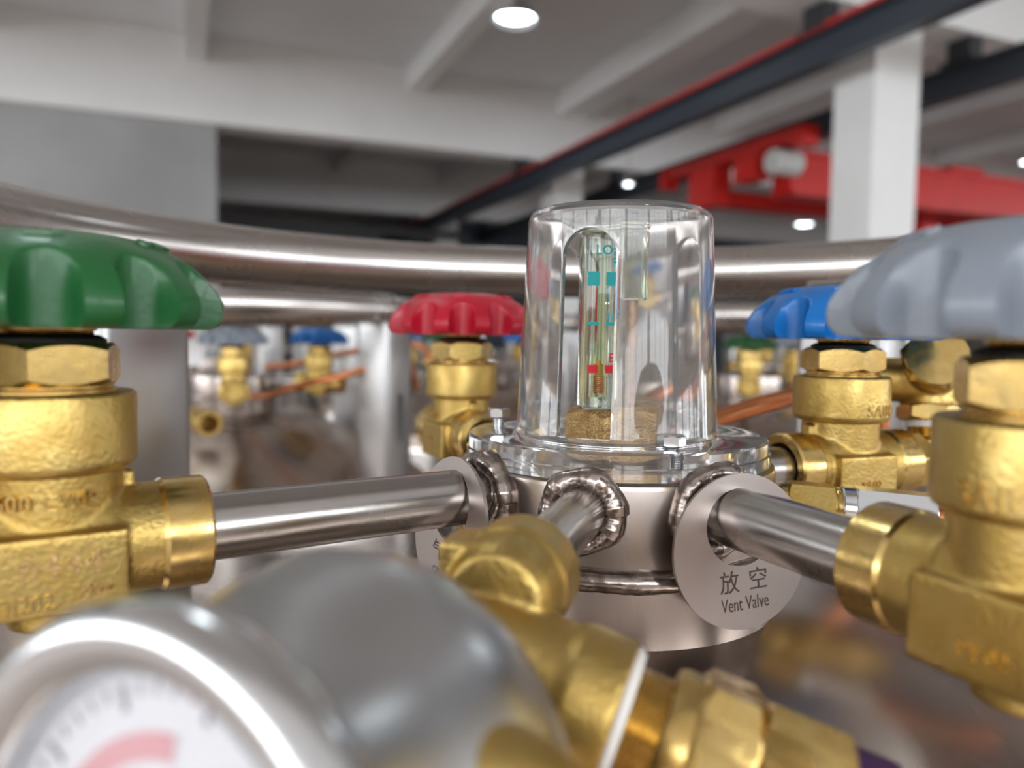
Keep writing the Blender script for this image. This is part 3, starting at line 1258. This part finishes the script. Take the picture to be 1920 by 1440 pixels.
obj('sealing_tape', along(lambda bm: add_lathe(bm, [(0, .0183), (.0112, .0183), (.0116, .0190), (.0106, .0202), (0, .0202)], 40), 'tape'), M['tape'], rv, AX)
obj('thread', along(lambda bm: threads(bm, .0088, .0200, .0262, 6), 'thread', 60), M['brass'], rv, AX)
obj('hex_collar', along(lambda bm: (add_lathe(bm, [(0, .0260), (.0106, .0260), (.0112, .0275), (.0112, .0305), (0, .0305)], 40), add_hex(bm, .0136, .0300, .0400, R(.35), .0009)), 'hex'), M['brass'], rv, AX)
obj('bonnet', along(lambda bm: add_hex(bm, .0130, .0398, .0540, R(.1), .0012), 'bonnet'), M['brass'], rv, AX)
cp = obj('end_cap', along(lambda bm: add_lathe(bm, [(0, .0538), (.0100, .0538), (.0104, .055), (.0104, .0610), (.0092, .0620), (0, .0620)], 40), 'cap'), M['purple'], rv, AX)
obj('white_disc', along(lambda bm: add_lathe(bm, [(0, .0618), (.0078, .0618), (.0078, .0626), (0, .0626)], 32), 'disc'), M['white'], cp)
LX = frame(bp0 + Vector((-.001, -.003, -.018)), adx)
obj('lower_tape', along(lambda bm: add_lathe(bm, [(0, .0213), (.0074, .0213), (.0076, .0240), (0, .0240)], 32), 'tape'), M['tape'], rv, LX)

# ---- pressure gauge close to the lens
gb, gf = Vector((-.0200, .1100, -.0660)), Vector((-.0370, .0740, -.0598))
gax = (gf - gb).normalized()
gl = (gf - gb).length
GR = .0290
pg = thing('pressure_gauge', 'blurred round pressure gauge in steel case with pale dial, close before the valves', 'gauge',
           frame(at(*gb), gax))
obj('case', build(lambda bm: add_lathe(bm, [(0, -.001), (GR * .95, -.001), (GR * 1.10, .0), (GR * 1.17, .003), (GR * 1.19, .008), (GR * 1.15, .014), (GR * 1.06, .022), (GR * .99, gl - .008),
                                            (GR * 1.0, gl - .004), (GR * .9, gl - .004), (0, gl - .004)], 96), 'case', 60), M['case'], pg)


def bezel(bm):
    n = 120
    add_tube(bm, [(GR * .985 * math.cos(2 * PI * i / n), GR * .985 * math.sin(2 * PI * i / n), gl) for i in range(n)], .0042, 24, closed=True)


obj('bezel', build(bezel, 'bezel', 60), M['bezel'], pg)
dl = obj('dial', build(lambda bm: add_lathe(bm, [(0, gl - .0035), (GR * .92, gl - .0035), (GR * .92, gl - .0028), (0, gl - .0028)], 64), 'dial'), M['dial'], pg)


def arc(bm, r0, r1, a0, a1, z0, z1, n=48):
    rows = []
    for r, z in ((r0, z0), (r1, z0), (r1, z1), (r0, z1)):
        rows.append([bm.verts.new((r * math.cos(a0 + (a1 - a0) * i / n), r * math.sin(a0 + (a1 - a0) * i / n), z)) for i in range(n + 1)])
    for k in range(4):
        a, b = rows[k], rows[(k + 1) % 4]
        for i in range(n):
            bm.faces.new((a[i], a[i + 1], b[i + 1], b[i]))


obj('red_band', build(lambda bm: arc(bm, GR * .52, GR * .62, 0, 2 * PI * .75, gl - .0028, gl - .0026), 'red_band', 30), M['dialred'], dl)


def ticks(bm):
    for k in range(41):
        a = math.radians(-45 + 270 * k / 40)
        m = R(a)
        L = .10 if k % 5 == 0 else .05
        add_box(bm, GR * (.80 - L), GR * .80, -.0002 if k % 5 else -.0004, .0002 if k % 5 else .0004, gl - .0028, gl - .0026, m)


obj('tick_marks', build(ticks, 'ticks', 30), M['dialblack'], dl)
obj('needle', build(lambda bm: (add_box(bm, -.006, GR * .62, -.0005, .0005, gl - .0022, gl - .0016, R(2.6)), add_cyl(bm, .0022, gl - .0028, gl - .0014, 20)), 'needle', 30),
    M['dialblack'], pg)
obj('dial_glass', build(lambda bm: add_lathe(bm, [(0, gl - .0004), (GR * .92, gl - .0004), (GR * .92, gl + .0008), (0, gl + .0008)], 64), 'glass'), M['glass'], pg)
obj('stem', build(lambda bm: add_tube(bm, [at(*p) for p in catmull([(-.020, .100, -.060), (-.011, .093, -.0545), (-.0035, .088, -.0525), (.004, .0865, -.057), (.010, .090, -.070)], 6)], .0078, 24), 'stem', 60),
    M['brass_cast'], pg, frame(at(*gb), gax).inverted())

# ================================================================== NEIGHBOURING CYLINDERS
GV = 'hand valves of the cylinders behind'
GC = 'cryogenic cylinders standing behind'


def neighbour(cx, cy, label, posts, valves, detail=False):
    """valves: list of (angle deg, distance, wheel colour, label)"""
    cylinder(cx, cy, -DROP, label, posts, [(math.radians(a), .008, round(d - .02, 4)) for a, d, c, l in valves], GC)
    for a, d, c, l in valves:
        a = math.radians(a)
        valve(cx + d * math.cos(a), cy + d * math.sin(a), a, c, l, zrel=-.046 - DROP, group=GV, detail=detail)


neighbour(-.345, .95, 'stainless cryogenic cylinder with slotted post, behind the green and red valves', (-27, 63, 153, 243),
          [(-70, .165, 'grey', 'brass valve with grey handwheel and open outlet, behind the green valve'),
           (-9, .112, 'blue', 'small brass valve with blue handwheel between two copper lines'),
           (110, .13, 'green', 'brass valve with green handwheel behind the grey one of the cylinder with slotted post')])
neighbour(.335, 1.10, 'stainless cryogenic cylinder behind the clear guard and the blue valve', (20, 110, 200, 290),
          [(-105, .115, 'green', 'small brass valve with green handwheel behind the bent copper line'),
           (175, .125, 'blue', 'brass valve with blue handwheel behind the clear guard'),
           (40, .125, 'grey', 'brass valve with grey handwheel on the cylinder behind the blue valve')])
FAR = [(-.05, 1.62), (-.62, 1.56), (.62, 1.70), (-.33, 2.20), (.25, 2.28), (-.95, 2.16), (.88, 2.36), (-.1, 2.9), (.5, 2.95), (-.75, 2.85)]
WC = ['grey', 'blue', 'green', 'red']
for k, (cx, cy) in enumerate(FAR):
    rnd = random.Random(k)
    a0 = rnd.uniform(0, 360)
    neighbour(cx, cy, 'stainless cryogenic cylinder in the crowded rows further back', [a0 + q * 90 for q in range(4)],
              [(a0 + 20 + q * 95, .125, WC[(k + q) % 4], 'brass valve with %s handwheel in the crowded rows further back' % WC[(k + q) % 4]) for q in range(3)])

# copper lines on the cylinder behind the green valve
for k, (cps2, lab) in enumerate((
        ([(-.30, .885, -.072), (-.27, .86, -.068), (-.235, .845, -.056), (-.19, .83, -.046), (-.15, .835, -.035), (-.12, .86, -.03), (-.11, .88, -.06)],
         'copper line passing before the small blue valve behind'),
        ([(-.33, 1.02, -.045), (-.29, 1.03, -.040), (-.24, 1.03, -.028), (-.19, 1.03, -.018), (-.14, 1.02, -.012), (-.11, 1.0, -.02), (-.10, .99, -.06)],
         'copper line passing behind the small blue valve'))):
    tag(obj('copper_line', build(lambda bm: add_tube(bm, [at(*p) for p in catmull(cps2)], .0042, 12), 'copper_line', 60), M['copper']), lab, 'copper pipe',
        'copper lines')

# small things seen between the rows
nip = axis_thing('pipe_nipple', 'short open brass nipple standing out beside the left handle post', 'nipple', at(-.300, .735, -.083), (.62, -.78, -.05))
obj('tube', build(lambda bm: add_lathe(bm, [(.0085, .030), (.0120, .030), (.0124, .0295), (.0124, .012), (.0105, .010), (.0105, -.02), (.0085, -.02)], 40, closed=True), 'tube'), M['brass_cast'], nip)
obj('bore_wall', build(lambda bm: add_cyl(bm, .0084, .0, .001, 24), 'bore_wall'), M['bronze'], nip)
stk = thing('warning_sticker', 'small white sticker with a red mark between the left post and the grey valve', 'sticker', T(-.352, .84, E - .002) @ R(.25))
obj('sheet', build(lambda bm: add_box(bm, -.012, .012, -.0008, 0, -.034, .018), 'sheet', 30), M['white'], stk)
obj('red_mark', build(lambda bm: add_cyl(bm, .0042, .0008, .0012, 24, R(PI / 2, 'X')), 'red_mark', 30), M['redprint'], stk)
